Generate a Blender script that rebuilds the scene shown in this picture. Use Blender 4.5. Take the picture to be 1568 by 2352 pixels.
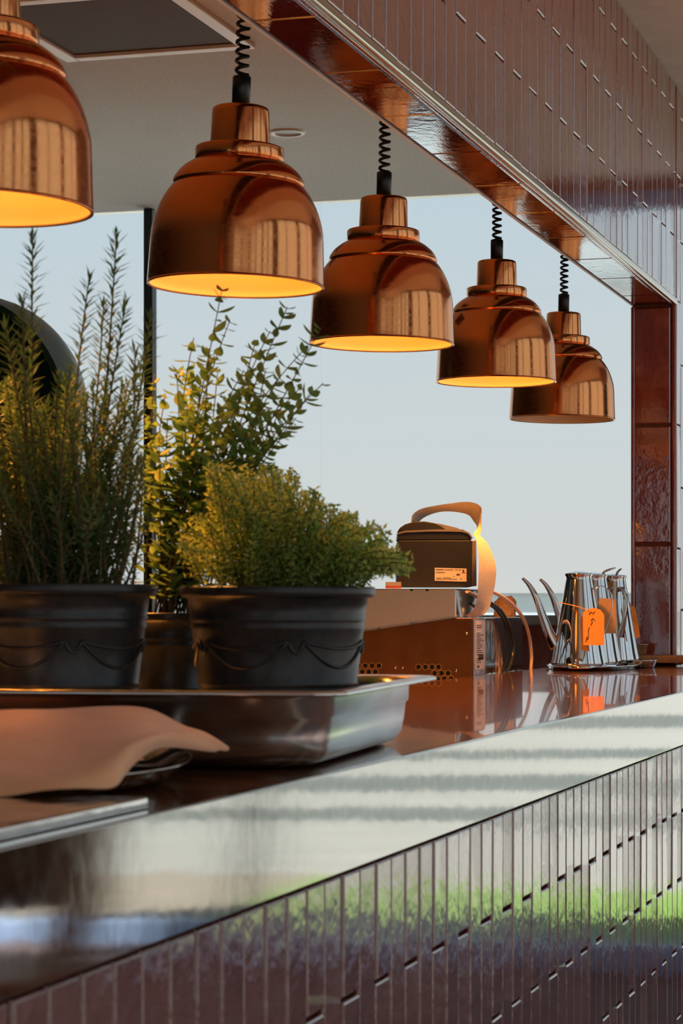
import bpy, math, random
from mathutils import Vector, Matrix, Euler, noise as mnoise

random.seed(7)
SC = bpy.context.scene
COL = SC.collection
for o in list(bpy.data.objects):
    bpy.data.objects.remove(o, do_unlink=True)

# ---------------------------------------------------------------- camera
EYE = 1.141                      # camera height; the counter surface lies at z = 1.0
F = 5400.0                       # focal length in pixels of the 1568 x 2352 frame
YAW = math.radians(16.6)         # view direction, measured from +X towards +Y
CA, SA = math.cos(YAW), math.sin(YAW)
cam_d = bpy.data.cameras.new('camera')
cam = bpy.data.objects.new('camera', cam_d)
COL.objects.link(cam)
cam.location = (0, 0, EYE)
cam.rotation_euler = (math.pi / 2, 0, YAW - math.pi / 2)
cam_d.sensor_fit = 'VERTICAL'
cam_d.sensor_height = 36
cam_d.sensor_width = 24
cam_d.lens = F / 2352 * 36
cam_d.shift_y = (1400 - 1176) / 2352
cam_d.clip_start = 0.05
cam_d.dof.use_dof = True
cam_d.dof.focus_distance = 4.3
cam_d.dof.aperture_fstop = 18
SC.camera = cam

# ---------------------------------------------------------------- sky and exposure
world = bpy.data.worlds.new('sky')
SC.world = world
world.use_nodes = True
wn = world.node_tree
wn.nodes.clear()
w_out = wn.nodes.new('ShaderNodeOutputWorld')
w_bg = wn.nodes.new('ShaderNodeBackground')
w_tc = wn.nodes.new('ShaderNodeTexCoord')
w_sep = wn.nodes.new('ShaderNodeSeparateXYZ')
w_ramp = wn.nodes.new('ShaderNodeValToRGB')
wn.links.new(w_tc.outputs['Generated'], w_sep.inputs[0])
wn.links.new(w_sep.outputs['Z'], w_ramp.inputs['Fac'])
cr = w_ramp.color_ramp
cr.elements[0].position = 0.0
cr.elements[0].color = (0.62, 0.62, 0.60, 1)
cr.elements[1].position = 1.0
cr.elements[1].color = (0.40, 0.53, 0.68, 1)
e = cr.elements.new(0.08); e.color = (0.58, 0.615, 0.63, 1)
e = cr.elements.new(0.20); e.color = (0.48, 0.58, 0.65, 1)
wn.links.new(w_ramp.outputs['Color'], w_bg.inputs['Color'])
w_bg.inputs['Strength'].default_value = 0.80
wn.links.new(w_bg.outputs[0], w_out.inputs[0])

sun_d = bpy.data.lights.new('sun', 'SUN')
sun_d.energy = 11.0
sun_d.color = (1.0, .92, .81)
sun_d.angle = math.radians(1.0)
sun = bpy.data.objects.new('sun', sun_d)
COL.objects.link(sun)
sun.rotation_euler = Vector((.34, .36, -.87)).to_track_quat('-Z', 'Y').to_euler()

SC.view_settings.view_transform = 'Standard'
SC.view_settings.look = 'None'
SC.view_settings.exposure = 0.53
SC.view_settings.gamma = 1.0
SC.view_settings.use_curve_mapping = False
SC.cycles.use_denoising = True
SC.cycles.max_bounces = 10
SC.cycles.transparent_max_bounces = 12
SC.cycles.caustics_reflective = True
SC.cycles.sample_clamp_indirect = 4.0


# ---------------------------------------------------------------- helpers
def at(px, py=None, d=None, z=None):
    """World point seen at a pixel, at depth d or on the level z."""
    if d is None:
        d = F * (z - EYE) / (1400.0 - py)
    if z is None:
        z = EYE + (1400.0 - py) * d / F
    r = (px - 784.0) / F * d
    return Vector((d * CA + r * SA, d * SA - r * CA, z))


def on_y(px, y):
    """X of the point at pixel column px on the vertical plane Y = y."""
    t = (px - 784.0) / F
    # r/d = t ; r = X*SA - y*CA ; d = X*CA + y*SA
    return (t * y * SA + y * CA) / (SA - t * CA)


def on_x(px, py, x):
    """Point at a pixel on the vertical plane X = x."""
    t = (px - 784.0) / F
    y = x * (SA - t * CA) / (CA + t * SA)
    return Vector((x, y, EYE + (1400.0 - py) * (x * CA + y * SA) / F))


class MB:
    def __init__(self):
        self.v, self.f, self.m, self.s = [], [], [], []

    def add(self, vs, fs, mat=0, smooth=False):
        b = len(self.v)
        self.v += [tuple(p) for p in vs]
        for f in fs:
            self.f.append(tuple(i + b for i in f))
            self.m.append(mat)
            self.s.append(smooth)
        return self

    def box(self, c, s, mat=0, M=None):
        x, y, z = s[0] / 2, s[1] / 2, s[2] / 2
        vs = [Vector((c[0] + a * x, c[1] + b * y, c[2] + d * z)) for a in (-1, 1) for b in (-1, 1) for d in (-1, 1)]
        if M is not None:
            vs = [M @ p for p in vs]
        return self.add(vs, [(0, 1, 3, 2), (4, 6, 7, 5), (0, 4, 5, 1), (2, 3, 7, 6), (0, 2, 6, 4), (1, 5, 7, 3)], mat)

    def span(self, a, b, mat=0):
        return self.box([(a[i] + b[i]) / 2 for i in range(3)], [abs(b[i] - a[i]) for i in range(3)], mat)

    def tube(self, pts, rad, n=8, mat=0, caps=True, smooth=True):
        pts = [Vector(p) for p in pts]
        N = len(pts)
        if not hasattr(rad, '__len__'):
            rad = [rad] * N
        t0 = (pts[1] - pts[0]).normalized()
        up = Vector((0, 0, 1)) if abs(t0.z) < 0.9 else Vector((1, 0, 0))
        u = t0.cross(up).normalized()
        vs, fs = [], []
        for i, p in enumerate(pts):
            t = (pts[min(i + 1, N - 1)] - pts[max(i - 1, 0)])
            if t.length < 1e-9:
                t = t0
            t = t.normalized()
            u = (u - t * u.dot(t))
            u = u.normalized() if u.length > 1e-6 else t.orthogonal().normalized()
            w = t.cross(u)
            for k in range(n):
                a = 2 * math.pi * k / n
                vs.append(p + (u * math.cos(a) + w * math.sin(a)) * rad[i])
        for i in range(N - 1):
            for k in range(n):
                k2 = (k + 1) % n
                fs.append((i * n + k, i * n + k2, (i + 1) * n + k2, (i + 1) * n + k))
        self.add(vs, fs, mat, smooth)
        if caps:
            b = len(self.v) - len(vs)
            self.f.append(tuple(b + k for k in range(n))[::-1]); self.m.append(mat); self.s.append(False)
            self.f.append(tuple(b + (N - 1) * n + k for k in range(n))); self.m.append(mat); self.s.append(False)
        return self

    def lathe(self, prof, n=48, mat=0, c=(0, 0, 0), smooth=True, sx=1.0, sy=1.0, cap0=False, cap1=False):
        vs, fs = [], []
        for (r, z) in prof:
            for k in range(n):
                a = 2 * math.pi * k / n
                vs.append((c[0] + r * sx * math.cos(a), c[1] + r * sy * math.sin(a), c[2] + z))
        for i in range(len(prof) - 1):
            for k in range(n):
                k2 = (k + 1) % n
                fs.append((i * n + k, i * n + k2, (i + 1) * n + k2, (i + 1) * n + k))
        self.add(vs, fs, mat, smooth)
        b = len(self.v) - len(vs)
        if cap0:
            self.f.append(tuple(b + k for k in range(n))[::-1]); self.m.append(mat); self.s.append(False)
        if cap1:
            j = b + (len(prof) - 1) * n
            self.f.append(tuple(j + k for k in range(n))); self.m.append(mat); self.s.append(False)
        return self

    def grid(self, rows, mat=0, smooth=True, close=False):
        R, Cn = len(rows), len(rows[0])
        vs = [p for row in rows for p in row]
        fs = []
        for i in range(R - 1):
            for k in range(Cn - (0 if close else 1)):
                k2 = (k + 1) % Cn
                fs.append((i * Cn + k, i * Cn + k2, (i + 1) * Cn + k2, (i + 1) * Cn + k))
        return self.add(vs, fs, mat, smooth)

    def mesh(self, name, mats):
        me = bpy.data.meshes.new(name)
        me.from_pydata(self.v, [], self.f)
        for m in mats:
            me.materials.append(m)
        me.polygons.foreach_set('material_index', self.m)
        me.polygons.foreach_set('use_smooth', self.s)
        me.update()
        return me

    def build(self, name, mats, parent=None, loc=None, rot=None, bevel=0, seg=2, smooth_angle=None):
        if not isinstance(mats, (list, tuple)):
            mats = [mats]
        o = bpy.data.objects.new(name, self.mesh(name, mats))
        COL.objects.link(o)
        if parent:
            o.parent = parent
        if loc is not None:
            o.location = loc
        if rot is not None:
            o.rotation_euler = rot
        if bevel:
            b = o.modifiers.new('bevel', 'BEVEL')
            b.width = bevel
            b.segments = seg
            b.limit_method = 'ANGLE'
            b.harden_normals = False
            for p in o.data.polygons:
                p.use_smooth = True
            w = o.modifiers.new('wn', 'WEIGHTED_NORMAL')
            w.keep_sharp = False
        return o


def tag(o, label, cat, group=None):
    o['label'] = label
    o['category'] = cat
    if group:
        o['group'] = group
    return o


def struct(o, label=None):
    o['kind'] = 'structure'
    if label:
        o['label'] = label
    return o


def thing(name, label, cat, loc=(0, 0, 0), rotz=0, group=None):
    o = bpy.data.objects.new(name, None)
    COL.objects.link(o)
    o.location = loc
    o.rotation_euler = (0, 0, rotz)
    o.empty_display_size = 0.05
    return tag(o, label, cat, group)


def link(name, me, parent, loc, rot=(0, 0, 0), scale=None):
    o = bpy.data.objects.new(name, me)
    COL.objects.link(o)
    o.parent = parent
    o.location = loc
    o.rotation_euler = rot
    if scale:
        o.scale = scale
    return o


# ---------------------------------------------------------------- materials
def mat(name, col=(.5, .5, .5), rough=.5, metal=0, **kw):
    m = bpy.data.materials.new(name)
    m.use_nodes = True
    b = m.node_tree.nodes['Principled BSDF']
    b.inputs['Base Color'].default_value = (*col, 1)
    b.inputs['Roughness'].default_value = rough
    b.inputs['Metallic'].default_value = metal
    for k, v in kw.items():
        b.inputs[k.replace('_', ' ')].default_value = v
    return m


def nodes(m):
    return m.node_tree, m.node_tree.nodes['Principled BSDF']


def tex(nt, kind='Noise', scale=(1, 1, 1), coord='Object', loc=(0, 0, 0), rnd=False, **kw):
    tc = nt.nodes.new('ShaderNodeTexCoord')
    mp = nt.nodes.new('ShaderNodeMapping')
    mp.inputs['Scale'].default_value = scale
    mp.inputs['Location'].default_value = loc
    nt.links.new(tc.outputs[coord], mp.inputs['Vector'])
    t = nt.nodes.new('ShaderNodeTex' + kind)
    vec = mp.outputs[0]
    if rnd:
        oi = nt.nodes.new('ShaderNodeObjectInfo')
        mu = nt.nodes.new('ShaderNodeMath'); mu.operation = 'MULTIPLY'
        mu.inputs[1].default_value = 173.0
        nt.links.new(oi.outputs['Random'], mu.inputs[0])
        ad = nt.nodes.new('ShaderNodeVectorMath'); ad.operation = 'ADD'
        nt.links.new(vec, ad.inputs[0])
        nt.links.new(mu.outputs[0], ad.inputs[1])
        vec = ad.outputs[0]
    nt.links.new(vec, t.inputs['Vector'])
    for k, v in kw.items():
        t.inputs[k].default_value = v
    return t


def ramp(nt, src, stops):
    r = nt.nodes.new('ShaderNodeValToRGB')
    els = r.color_ramp.elements
    while len(els) > 1:
        els.remove(els[-1])
    els[0].position = stops[0][0]
    els[0].color = (*stops[0][1], 1)
    for p, c in stops[1:]:
        e = els.new(p)
        e.color = (*c, 1)
    nt.links.new(src, r.inputs['Fac'])
    return r


def bump(nt, b, src, dist, strength=1.0, prev=None):
    n = nt.nodes.new('ShaderNodeBump')
    n.inputs['Distance'].default_value = dist
    n.inputs['Strength'].default_value = strength
    nt.links.new(src, n.inputs['Height'])
    if prev:
        nt.links.new(prev.outputs[0], n.inputs['Normal'])
    nt.links.new(n.outputs[0], b.inputs['Normal'])
    return n


def noise_col(m, stops, scale, detail=4, rnd=False, coord='Object', **kw):
    nt, b = nodes(m)
    t = tex(nt, 'Noise', scale, coord=coord, rnd=rnd, Detail=detail, **kw)
    r = ramp(nt, t.outputs['Fac'], stops)
    nt.links.new(r.outputs[0], b.inputs['Base Color'])
    return m


def glazed(name, dark, light, sx, sz, dist, axis='z', ior=1.75):
    """Hand-made glaze: gloss with fine ripples drawn out along the tile."""
    m = mat(name, dark, .03, IOR=ior, Coat_Weight=1.0, Coat_Roughness=.015, Coat_IOR=ior - .1)
    nt, b = nodes(m)
    sc = (sx, sx, sz) if axis == 'z' else (sz, sx, sx)
    t = tex(nt, 'Noise', sc, rnd=True, Detail=5.0, Roughness=.55)
    bp = bump(nt, b, t.outputs['Fac'], dist)
    t3 = tex(nt, 'Noise', (9, 9, 9), rnd=True, Detail=2.0)
    bp = bump(nt, b, t3.outputs['Fac'], dist * 2, prev=bp)
    nt.links.new(bp.outputs[0], b.inputs['Coat Normal'])
    t2 = tex(nt, 'Noise', (14, 14, 5), rnd=True, Detail=4.0)
    r = ramp(nt, t2.outputs['Fac'], [(.3, dark), (.75, light)])
    nt.links.new(r.outputs[0], b.inputs['Base Color'])
    return m


M_TILE = glazed('oxblood_glaze', (.23, .040, .018), (.33, .066, .030), 130, 13, .00026, ior=2.0)
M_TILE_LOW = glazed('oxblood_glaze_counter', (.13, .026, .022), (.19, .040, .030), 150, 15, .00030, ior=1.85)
M_TILE_BIG = glazed('oxblood_glaze_large', (.24, .026, .020), (.34, .055, .038), 26, 20, .00022)
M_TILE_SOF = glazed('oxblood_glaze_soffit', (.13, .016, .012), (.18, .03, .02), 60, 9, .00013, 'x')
M_GROUT = noise_col(mat('grout', (.3, .09, .05), .9), [(.3, (.17, .046, .024)), (.7, (.25, .075, .04))], (30, 30, 30))
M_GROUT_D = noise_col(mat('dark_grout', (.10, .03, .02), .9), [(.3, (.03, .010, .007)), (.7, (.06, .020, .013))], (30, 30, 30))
M_TRIM = mat('pale_metal_trim', (.72, .68, .58), .22, 1)
M_WHITE = mat('white_paint', (.88, .87, .84), .45)
M_CEIL = noise_col(mat('woven_ceiling', (.6, .55, .5), .9), [(.3, (.66, .635, .58)), (.7, (.82, .79, .73))], (9, 60, 9), 6)
nt, b = nodes(M_CEIL)
_t = tex(nt, 'Noise', (160, 420, 160), Detail=3.0)
bump(nt, b, _t.outputs['Fac'], .002, .6)
M_CEIL2 = noise_col(mat('plaster_ceiling', (.5, .44, .38), .85), [(.3, (.74, .65, .56)), (.7, (.84, .75, .66))], (2, 2, 2), 3)
M_FLOOR = noise_col(mat('dark_floor', (.15, .10, .09), .85), [(.3, (.085, .062, .068)), (.7, (.13, .095, .10))], (3, 3, 3))
M_WALLD = noise_col(mat('brown_wall', (.09, .05, .032), .7), [(.3, (.26, .15, .10)), (.7, (.38, .23, .16))], (1.5, 1.5, 1.5))
M_WALLK = noise_col(mat('dark_kitchen_wall', (.05, .035, .028), .5), [(.3, (.035, .025, .02)), (.7, (.07, .05, .04))], (1.5, 1.5, 1.5))
M_FRAME = mat('dark_green_frame', (.012, .022, .02), .4)
M_BLUE = mat('blue_window_frame', (.30, .45, .74), .5)
M_ALU = mat('blue_grey_sill', (.45, .52, .56), .4)


def steel(name, col=(.60, .60, .58), rough=.2, scl=(2, 2, 220), dist=.00004, warp=.0):
    m = mat(name, col, rough, 1)
    nt, b = nodes(m)
    t = tex(nt, 'Noise', scl, Detail=3.0)
    bp = bump(nt, b, t.outputs['Fac'], dist)
    if warp:
        t2 = tex(nt, 'Noise', (5, 5, 5), Detail=1.0)
        bump(nt, b, t2.outputs['Fac'], warp, prev=bp)
    t3 = tex(nt, 'Noise', (12, 12, 12), Detail=4.0)
    r = ramp(nt, t3.outputs['Fac'], [(.3, (rough * .7,) * 3), (.75, (rough * 1.4,) * 3)])
    nt.links.new(r.outputs[0], b.inputs['Roughness'])
    return m


M_FASCIA = steel('brushed_steel_edge', (.56, .56, .54), .055, (160, 160, 3), .00002, .00009)
M_PAN = mat('pan_steel', (.80, .79, .76), .23, 1)
nt, b = nodes(M_PAN)
_t = tex(nt, 'Noise', (2.5, 2.5, 12), Detail=1.0)
_r = ramp(nt, _t.outputs['Fac'], [(.3, (.19,) * 3), (.7, (.27,) * 3)])
nt.links.new(_r.outputs[0], b.inputs['Roughness'])
M_STEEL = steel('sheet_steel', (.55, .53, .50), .36, (60, 60, 60), .00001)
M_GREYPAINT = noise_col(mat('grey_coated_metal', (.4, .4, .38), .40, .75), [(.3, (.66, .66, .63)), (.7, (.74, .74, .71))], (40, 40, 40))
M_BRONZE = noise_col(mat('brown_metal', (.22, .09, .02), .42, .35), [(.3, (.12, .045, .010)), (.7, (.16, .062, .014))], (5, 5, 5))
M_HEXLIP = mat('tan_lip', (.60, .34, .14), .4, .5)
M_CHROME = mat('polished_steel', (.72, .71, .69), .045, 1)
M_CHROME2 = steel('polished_box_steel', (.74, .74, .73), .10, (60, 60, 2), .00002, .001)
M_COPPER = mat('copper', (.90, .335, .115), .11, 1)
nt, b = nodes(M_COPPER)
_t = tex(nt, 'Noise', (3, 3, 260), Detail=3.0)
bump(nt, b, _t.outputs['Fac'], .00003)
_t = tex(nt, 'Noise', (14, 14, 30), Detail=4.0)
_r = ramp(nt, _t.outputs['Fac'], [(.35, (.10,) * 3), (.8, (.22,) * 3)])
nt.links.new(_r.outputs[0], b.inputs['Roughness'])
M_ENAMEL = mat('cream_enamel', (.86, .66, .40), .4)
M_BULB = mat('bulb_glass', (.9, .5, .2), .2)
nt, b = nodes(M_BULB)
b.inputs['Emission Color'].default_value = (1, .36, .055, 1)
b.inputs['Emission Strength'].default_value = 13
M_BULB_OFF = mat('bulb_glass_off', (.5, .42, .36), .15)
M_BLACK = mat('black_rubber', (.010, .014, .014), .32)
M_POT = noise_col(mat('black_plastic_pot', (.02, .02, .02), .36), [(.3, (.016, .017, .018)), (.7, (.034, .035, .036))], (20, 20, 20))
M_SOIL = noise_col(mat('soil', (.03, .018, .01), .95), [(.3, (.015, .009, .005)), (.7, (.06, .035, .02))], (80, 80, 80))

M_WOOD = mat('glossy_wood', (.2, .08, .03), .12, Coat_Weight=.7, Coat_Roughness=.02)
nt, b = nodes(M_WOOD)
_t = tex(nt, 'Noise', (16, .9, 4), Detail=9.0, Roughness=.72, Distortion=.3)
_r = ramp(nt, _t.outputs['Fac'], [(.30, (.022, .007, .003)), (.44, (.085, .030, .010)), (.56, (.17, .065, .021)), (.72, (.27, .12, .045))])
nt.links.new(_r.outputs[0], b.inputs['Base Color'])
bump(nt, b, _t.outputs['Fac'], .00004)
M_BOARD = mat('light_wood_board', (.5, .22, .08), .45)
noise_col(M_BOARD, [(.3, (.32, .13, .04)), (.7, (.55, .27, .10))], (40, 3, 20), 5)
M_PEACH = noise_col(mat('peach_cloth', (.80, .42, .30), .9, Sheen_Weight=.3), [(.3, (.92, .43, .21)), (.7, (.96, .53, .29))], (6, 6, 6))
nt, b = nodes(M_PEACH)
_t = tex(nt, 'Noise', (700, 700, 700), Detail=1.0)
bump(nt, b, _t.outputs['Fac'], .0004, .5)
M_GREEN_DOME = mat('dark_green_ceramic', (.016, .048, .042), .2)
M_DOME_RIM = mat('teal_glaze', (.10, .22, .26), .3)
M_PAPER = mat('receipt_paper', (.62, .56, .48), .6, Subsurface_Weight=0)
M_KRAFT = mat('orange_kraft', (.72, .27, .05), .75)
M_KRAFT2 = mat('tan_kraft', (.62, .34, .14), .75)
M_KRAFT3 = noise_col(mat('brown_kraft_bag', (.25, .14, .08), .8), [(.3, (.18, .10, .06)), (.7, (.33, .20, .12))], (60, 60, 60))
M_INK = mat('ink', (.05, .03, .03), .7)
M_PRN = mat('charcoal_plastic', (.016, .016, .019), .55, Specular_IOR_Level=.25)
M_PRN2 = mat('grey_plastic', (.16, .14, .13), .45)
M_LABEL = mat('off_white_label', (.62, .52, .40), .6)
M_STICK = mat('white_sticker', (.70, .60, .52), .5)
M_PEACHCABLE = mat('peach_cable', (.72, .48, .36), .45)
M_HOLE = mat('black_recess', (.004, .003, .003), .9)
M_ORANGE = mat('orange_print', (.80, .14, .02), .5)


def glass_mat():
    m = bpy.data.materials.new('window_glass')
    m.use_nodes = True
    nt = m.node_tree
    nt.nodes.clear()
    o = nt.nodes.new('ShaderNodeOutputMaterial')
    mx = nt.nodes.new('ShaderNodeMixShader')
    fr = nt.nodes.new('ShaderNodeFresnel'); fr.inputs['IOR'].default_value = 1.3
    tr = nt.nodes.new('ShaderNodeBsdfTransparent'); tr.inputs['Color'].default_value = (.96, .98, .98, 1)
    gl = nt.nodes.new('ShaderNodeBsdfGlossy'); gl.inputs['Roughness'].default_value = .01
    nt.links.new(fr.outputs[0], mx.inputs[0])
    nt.links.new(tr.outputs[0], mx.inputs[1])
    nt.links.new(gl.outputs[0], mx.inputs[2])
    nt.links.new(mx.outputs[0], o.inputs[0])
    return m


M_GLASS = glass_mat()


def leaf_mat(name, stops, scale, rough=.55, trans=.25):
    m = mat(name, stops[0][1], rough)
    nt, b = nodes(m)
    t = tex(nt, 'Noise', (scale,) * 3, rnd=True, Detail=3.0)
    r = ramp(nt, t.outputs['Fac'], stops)
    nt.links.new(r.outputs[0], b.inputs['Base Color'])
    # light shines through the thin blades
    out = nt.nodes['Material Output']
    tl = nt.nodes.new('ShaderNodeBsdfTranslucent')
    nt.links.new(r.outputs[0], tl.inputs['Color'])
    mx = nt.nodes.new('ShaderNodeMixShader')
    mx.inputs[0].default_value = trans
    nt.links.new(b.outputs[0], mx.inputs[1])
    nt.links.new(tl.outputs[0], mx.inputs[2])
    nt.links.new(mx.outputs[0], out.inputs[0])
    return m


M_ROSE = leaf_mat('rosemary_green', [(.25, (.07, .17, .065)), (.5, (.15, .27, .085)), (.75, (.33, .36, .12))], 14, .55, .4)
M_OREG = leaf_mat('oregano_green', [(.25, (.10, .26, .07)), (.55, (.24, .40, .11)), (.8, (.46, .46, .15))], 12, .5, .5)
M_THYME = leaf_mat('thyme_green', [(.25, (.17, .40, .08)), (.5, (.44, .60, .15)), (.75, (.76, .72, .24))], 16, .55, .5)
M_TWIG = noise_col(mat('twig', (.12, .07, .035), .8), [(.3, (.09, .05, .025)), (.7, (.20, .12, .06))], (40, 40, 40))
M_STEMG = mat('green_stem', (.13, .15, .05), .7)

# ---------------------------------------------------------------- main measures
YS = 0.586          # front of the counter
YE = 1.155          # kitchen-side edge of the counter
YW = 0.900          # face of the tiled wall above
YI = 1.0144         # inner edge of the opening
XJ = 6.02           # tiled jamb at the end of the opening
ZH = EYE + 0.782    # underside of the tiled header
ZC = EYE + 1.346    # ceiling
ZF = EYE - 0.230    # lower edge of the steel fascia
XW = 7.35           # window wall
XB = -2.4           # wall behind the camera
YK = 4.3            # kitchen side wall
YD = -2.9           # dining room side wall
ZD = 3.5            # higher ceiling over the dining room, beyond the bulkhead
YBK = .15           # edge of the lower bulkhead ceiling

# ---------------------------------------------------------------- shell
struct(MB().span((XB - .1, YD - .2, -.1), (XW + .1, YK + .1, 0)).build('floor', M_FLOOR))
struct(MB().span((XB - .1, YI - .02, ZC), (XW + .1, YK + .1, ZC + .1)).build('ceiling_kitchen', M_CEIL))
struct(MB().span((XB - .1, YBK, ZC), (XW + .1, YI - .021, ZC + .1)).build('ceiling_bulkhead', M_CEIL2))
struct(MB().span((XB - .1, YD - .2, ZD), (XW + .1, YBK + .1, ZD + .1)).span((XB - .1, YBK, ZC + .1), (XW + .1, YBK + .1, ZD)).build('ceiling_dining', M_CEIL2))
struct(MB().span((XB - .1, 2.2, 0), (XB, YK + .1, ZC)).span((XB - .1, .9, 0), (XB, 2.2, .3)).span((XB - .1, .9, 2.2), (XB, 2.2, ZC)).span((XB - .1, YD - .2, 0), (XB, .9, .3)).span((XB - .1, YD - .2, 3.2), (XB, .9, ZD)).span((XB - .1, -.5, .3), (XB, .9, 3.2)).span((XB - .1, -1.75, .3), (XB, -1.6, 3.2)).build('wall_back', M_WALLD))
struct(MB().span((XB, YK, 0), (XW + .1, YK + .1, ZC)).build('wall_kitchen', M_WALLK))

# dining side wall: piers, low sill and lintel with open bays of daylight
m = MB()
m.span((XB - .1, YD - .15, 0), (XW + .1, YD, .15)).span((XB - .1, YD - .15, 3.3), (XW + .1, YD, ZD))
for xa, xb in ((-2.5, -2.2), (-1.0, -.9), (.05, .25), (.85, .95), (1.5, 2.1), (3.0, 3.1), (4.3, 4.7), (6.0, 6.1), (7.3, 7.45)):
    m.span((xa, YD - .15, .15), (xb, YD, 3.3))
struct(m.build('wall_dining', M_WALLD))

# header over the opening, jamb wall and counter front (grout-coloured cores carry the tiles)
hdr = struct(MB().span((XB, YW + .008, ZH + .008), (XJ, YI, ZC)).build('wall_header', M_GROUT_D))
jmb = struct(MB().span((XJ + .008, YW + .008, .98), (XW, YI, ZC)).build('wall_jamb', M_GROUT))
low = struct(MB().span((XB, YS + .016, 0), (XW, YS + .12, .984)).build('wall_counter', M_GROUT))


_tiles = {}


def tile_mesh(w, h, t, bev, m):
    key = (round(w, 4), round(h, 4), t, bev, m.name)
    if key not in _tiles:
        a, c = w / 2, h / 2
        vs = []
        for (q, y) in ((bev, -t), (bev * .3, -t + bev * .45), (0, -t + bev * 1.2), (0, 0)):
            vs += [(-a + q, y, -c + q), (a - q, y, -c + q), (a - q, y, c - q), (-a + q, y, c - q)]
        fs = [(0, 1, 2, 3)]
        for L in range(3):
            for k in range(4):
                k2 = (k + 1) % 4
                fs.append((L * 4 + k, (L + 1) * 4 + k, (L + 1) * 4 + k2, L * 4 + k2))
        _tiles[key] = MB().add(vs, fs).mesh('tile', [m])
    return _tiles[key]


def jit(a):
    return math.radians(random.uniform(-a, a))


def tile_field(parent, x0, x1, zlo, zhi, yface, cw, ch, gap, th, m, xphase, zphase, single=True, tilt=.25, down=False):
    """Vertical running bond: odd columns start half a tile on. zphase is the edge the bond is set from."""
    big = MB() if not single else None
    i0 = math.floor((x0 - xphase) / cw) - 1
    i1 = math.ceil((x1 - xphase) / cw) + 1
    for i in range(i0, i1):
        xa, xb = xphase + i * cw, xphase + (i + 1) * cw
        xa, xb = max(xa, x0), min(xb, x1)
        if xb - xa < .012:
            continue
        off = 0 if i % 2 == 0 else ch / 2
        k0 = math.floor((zlo - zphase - off) / ch) - 1
        k1 = math.ceil((zhi - zphase - off) / ch) + 1
        for k in range(k0, k1):
            za, zb = zphase + off + k * ch, zphase + off + (k + 1) * ch
            za, zb = max(za, zlo), min(zb, zhi)
            if zb - za < .02:
                continue
            w, h = xb - xa - gap, zb - za - gap
            me = tile_mesh(w, h, th, .0026, m)
            lx, lz = (xa + xb) / 2 + random.uniform(-.0013, .0013), (za + zb) / 2
            y = yface + random.uniform(-.0008, .0008)
            if single:
                link('tile', me, parent, (lx, y + th, lz), (jit(tilt), 0, jit(tilt * 2.5)))
            else:
                big.add([(v.co.x + lx, v.co.y + y + th, v.co.z + lz) for v in me.vertices], [tuple(p.vertices) for p in me.polygons])
    if not single:
        o = big.build('tile_field', m, parent)
        o['kind'] = 'stuff'


UW, UH = .0705, .319
xph_u = on_y(1148, YW) - UW / 2 - UW        # column with the half-way joint sits at pixel 1148
tile_field(hdr, 2.3, XJ - .004, ZH + .016, ZC, YW, UW, UH, .0032, .009, M_TILE, xph_u, ZH + .014)
tile_field(hdr, -1.0, 2.3, ZH + .016, ZC, YW, UW, UH, .0032, .009, M_TILE, xph_u, ZH + .014, single=False)
tile_field(jmb, XJ + .010, XW, 1.0, ZC, YW, UW, UH, .0032, .009, M_TILE, XJ + .010, ZH + .014)
LW, LH = .0533, .229
xph_l = on_y(1126, YS) - LW / 2 - LW
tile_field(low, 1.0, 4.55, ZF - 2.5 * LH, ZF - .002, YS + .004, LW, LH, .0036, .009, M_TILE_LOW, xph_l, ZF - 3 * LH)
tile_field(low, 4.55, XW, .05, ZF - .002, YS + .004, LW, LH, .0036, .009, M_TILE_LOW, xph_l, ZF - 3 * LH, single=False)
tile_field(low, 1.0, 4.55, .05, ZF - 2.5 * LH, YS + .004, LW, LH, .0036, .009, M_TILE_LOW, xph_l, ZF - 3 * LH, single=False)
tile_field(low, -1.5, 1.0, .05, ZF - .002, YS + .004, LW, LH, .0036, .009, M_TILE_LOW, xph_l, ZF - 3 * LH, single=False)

# soffit tiles (long tiles laid across the underside), jamb tiles stacked up the opening
x = XJ - .012
joint0 = on_y(728, YI)
x = joint0 + .318 * math.ceil((XJ - joint0) / .318)
while x > .6:
    xa, xb = max(x - .318, .2), min(x, XJ - .002)
    if xb - xa > .03:
        me = tile_mesh(xb - xa - .004, YI - YW - .026, .008, .0035, M_TILE_SOF)
        link('tile', me, hdr, ((xa + xb) / 2, (YW + .018 + YI - .008) / 2, ZH + .008), (math.pi / 2 + jit(.25), 0, 0))
    x -= .318
z = ZH - .002
while z > 1.0:
    za = max(z - .306, 1.001)
    if z - za > .02:
        me = tile_mesh(YI - YW - .020, z - za - .006, .009, .004, M_TILE_BIG)
        link('tile', me, jmb, (XJ + .009, (YW + YI) / 2 + .004, (z + za) / 2), (jit(.2), 0, -math.pi / 2 + jit(.5)))
    z -= .306

# trims
def trim_bar(name, a, b, sec, m):
    mb = MB()
    mb.span(a, b)
    return mb.build(name, m, bevel=sec, seg=3)


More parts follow.
